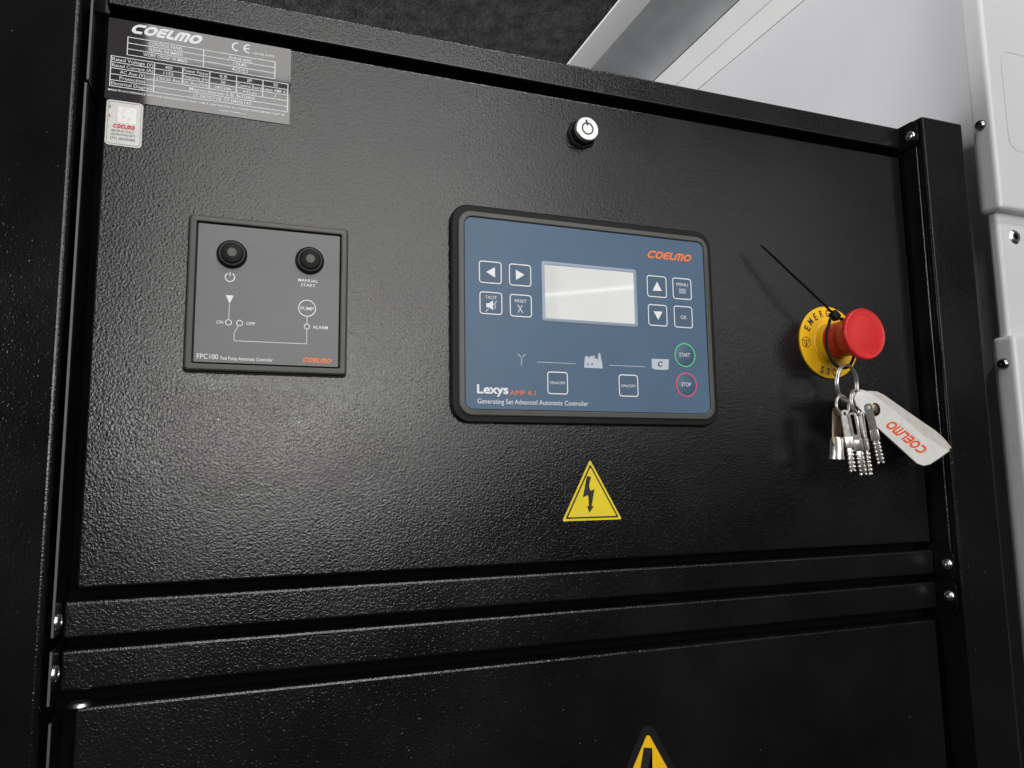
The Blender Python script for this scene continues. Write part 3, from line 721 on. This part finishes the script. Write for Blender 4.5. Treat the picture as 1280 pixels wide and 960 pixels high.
bit_key(1077.0, 519, -.0335, -5, 22, 1.0, 'silver bitted key third from the tube key', True)
bit_key(1085.5, 509, -.0350, -11, -48, .96, 'silver bitted key hanging closest to the white leather tag')
bit_key(1072.0, 517, -.0300, -3, 68, .97, 'silver bitted key turned edge on in the middle of the bunch', True)
# tube key
tk = thing('tube_key', 'short hollow tube key with flat dark bow hanging beside the bitted keys', 'key', (.46, -.03, .03), 'keys on the ring')
c = onY(1046, 515, -.0275)
M = Matrix.Translation(c) @ Matrix.Rotation(math.radians(5), 4, 'Y') @ Matrix.Rotation(math.radians(20), 4, 'Z')
bm = bmesh.new(); o_ = rr(-.0062, .0062, -.0280, .0030, .0040, 5); i_ = rr(-.0016, .0016, -.0030, .0012, .0014, 5)
bm_stack(bm, [ringy(o_, .0006), ringy(o_, -.0006), ringy(i_, -.0006), ringy(i_, .0006)], close=True)
bmesh.ops.transform(bm, matrix=M, verts=bm.verts[:]); from_bm('bow', bm, 'brass_dark', tk)
bm = bmesh.new(); rs = []
for rad, z in ((.0040, -.0200), (.0050, -.0222), (.0052, -.0345), (.0056, -.0347), (.0056, -.0370), (.0042, -.0370), (.0040, -.0260)):
    rs.append([Vector((rad*math.cos(k*math.pi/10), rad*math.sin(k*math.pi/10), z)) for k in range(20)])
bm_stack(bm, rs); bmesh.ops.transform(bm, matrix=M, verts=bm.verts[:]); from_bm('barrel', bm, 'nickel', tk, 40)

# leather tag: a strap folded through the ring, riveted, front and back leaf
lt = thing('leather_tag', 'white leather key tag with orange maker logo and dark rivet', 'key tag', (.52, -.03, .0))
T0, T1 = onY(1080, 500, -.0325), onY(1187, 562, -.0300)
def leaf_y(u): return -.0330 + (u-1080)/107*.0020
FR = [(1068, 498), (1072, 490), (1079, 487.5), (1088, 490.5), (1100.5, 499.8), (1128, 521.3), (1156.7, 545.8), (1182.4, 561.5), (1187.8, 563.4), (1176, 572), (1163.4, 580.4), (1155.3, 582.4), (1147, 579.7), (1118, 553.5), (1090.3, 528.2), (1080, 516), (1071, 507)]
def leaf(name, pts, fy, th, m):
    F = [onY(u, v, fy(u)) for u, v in pts]; cx = sum(F, Vector())/len(F)
    In = [f+(cx-f)*.012 for f in F]
    bm = bmesh.new(); bm_stack(bm, [[f+Vector((0, th, 0)) for f in In], [f+Vector((0, th-.0003, 0)) for f in F], [f+Vector((0, .0003, 0)) for f in F], In])
    return from_bm(name, bm, m, lt, 30)
leaf('front_leaf', FR, leaf_y, .0016, 'leather')
BK = [(1080, 489), (1088, 488.6), (1097, 489.4), (1105, 493.5), (1125, 507.6), (1150, 525), (1170, 538.6), (1180, 547.7), (1189.8, 559.4), (1186, 563), (1168, 566), (1140, 545), (1110, 520), (1090, 503)]
leaf('back_leaf', BK, lambda u: -.0305+.0085*min(1, max(0, (u-1085)/45)) - .004*max(0, (u-1150)/40), .0016, 'leather_edge')
c = onY(1093.5, 511.7, leaf_y(1093))
lathe_y('rivet', c.x, c.z, [(.0052, c.y+.0002), (.0052, c.y-.0006), (.0046, c.y-.0010), (.0024, c.y-.0012), (.0001, c.y-.0012)], 'brass_dark', lt, 28)
def ontag(u, v): return onY(u, v, leaf_y(u)-.00018)
logo((1160.6, 561.2), (1114.6, 524.0), (1151.8, 569.2), 0, 'tag_orange', lt, st=.22, plane=ontag)
# fine grey subtitle beside the logo
A, B, T = ontag(1152, 551.5), ontag(1125, 530), ontag(1150.8, 552.7)
def mp(a, b): return A+(B-A)*a+(T-A)*b
text_fit('GENERATING SETS', 0, 1, 0, 1, 0, 'print_pale', lt, .0, mapper=mp)

# =================================================================== put every Empty at the base of its thing
bpy.context.view_layer.update()
for o in [x for x in bpy.data.objects if x.type == 'EMPTY' and '_loc' in x]:
    L = Vector(o['_loc'][:]); del o['_loc']
    o.location = L
    for ch in o.children: ch.matrix_parent_inverse = Matrix.Translation(-L)
bpy.context.view_layer.update()
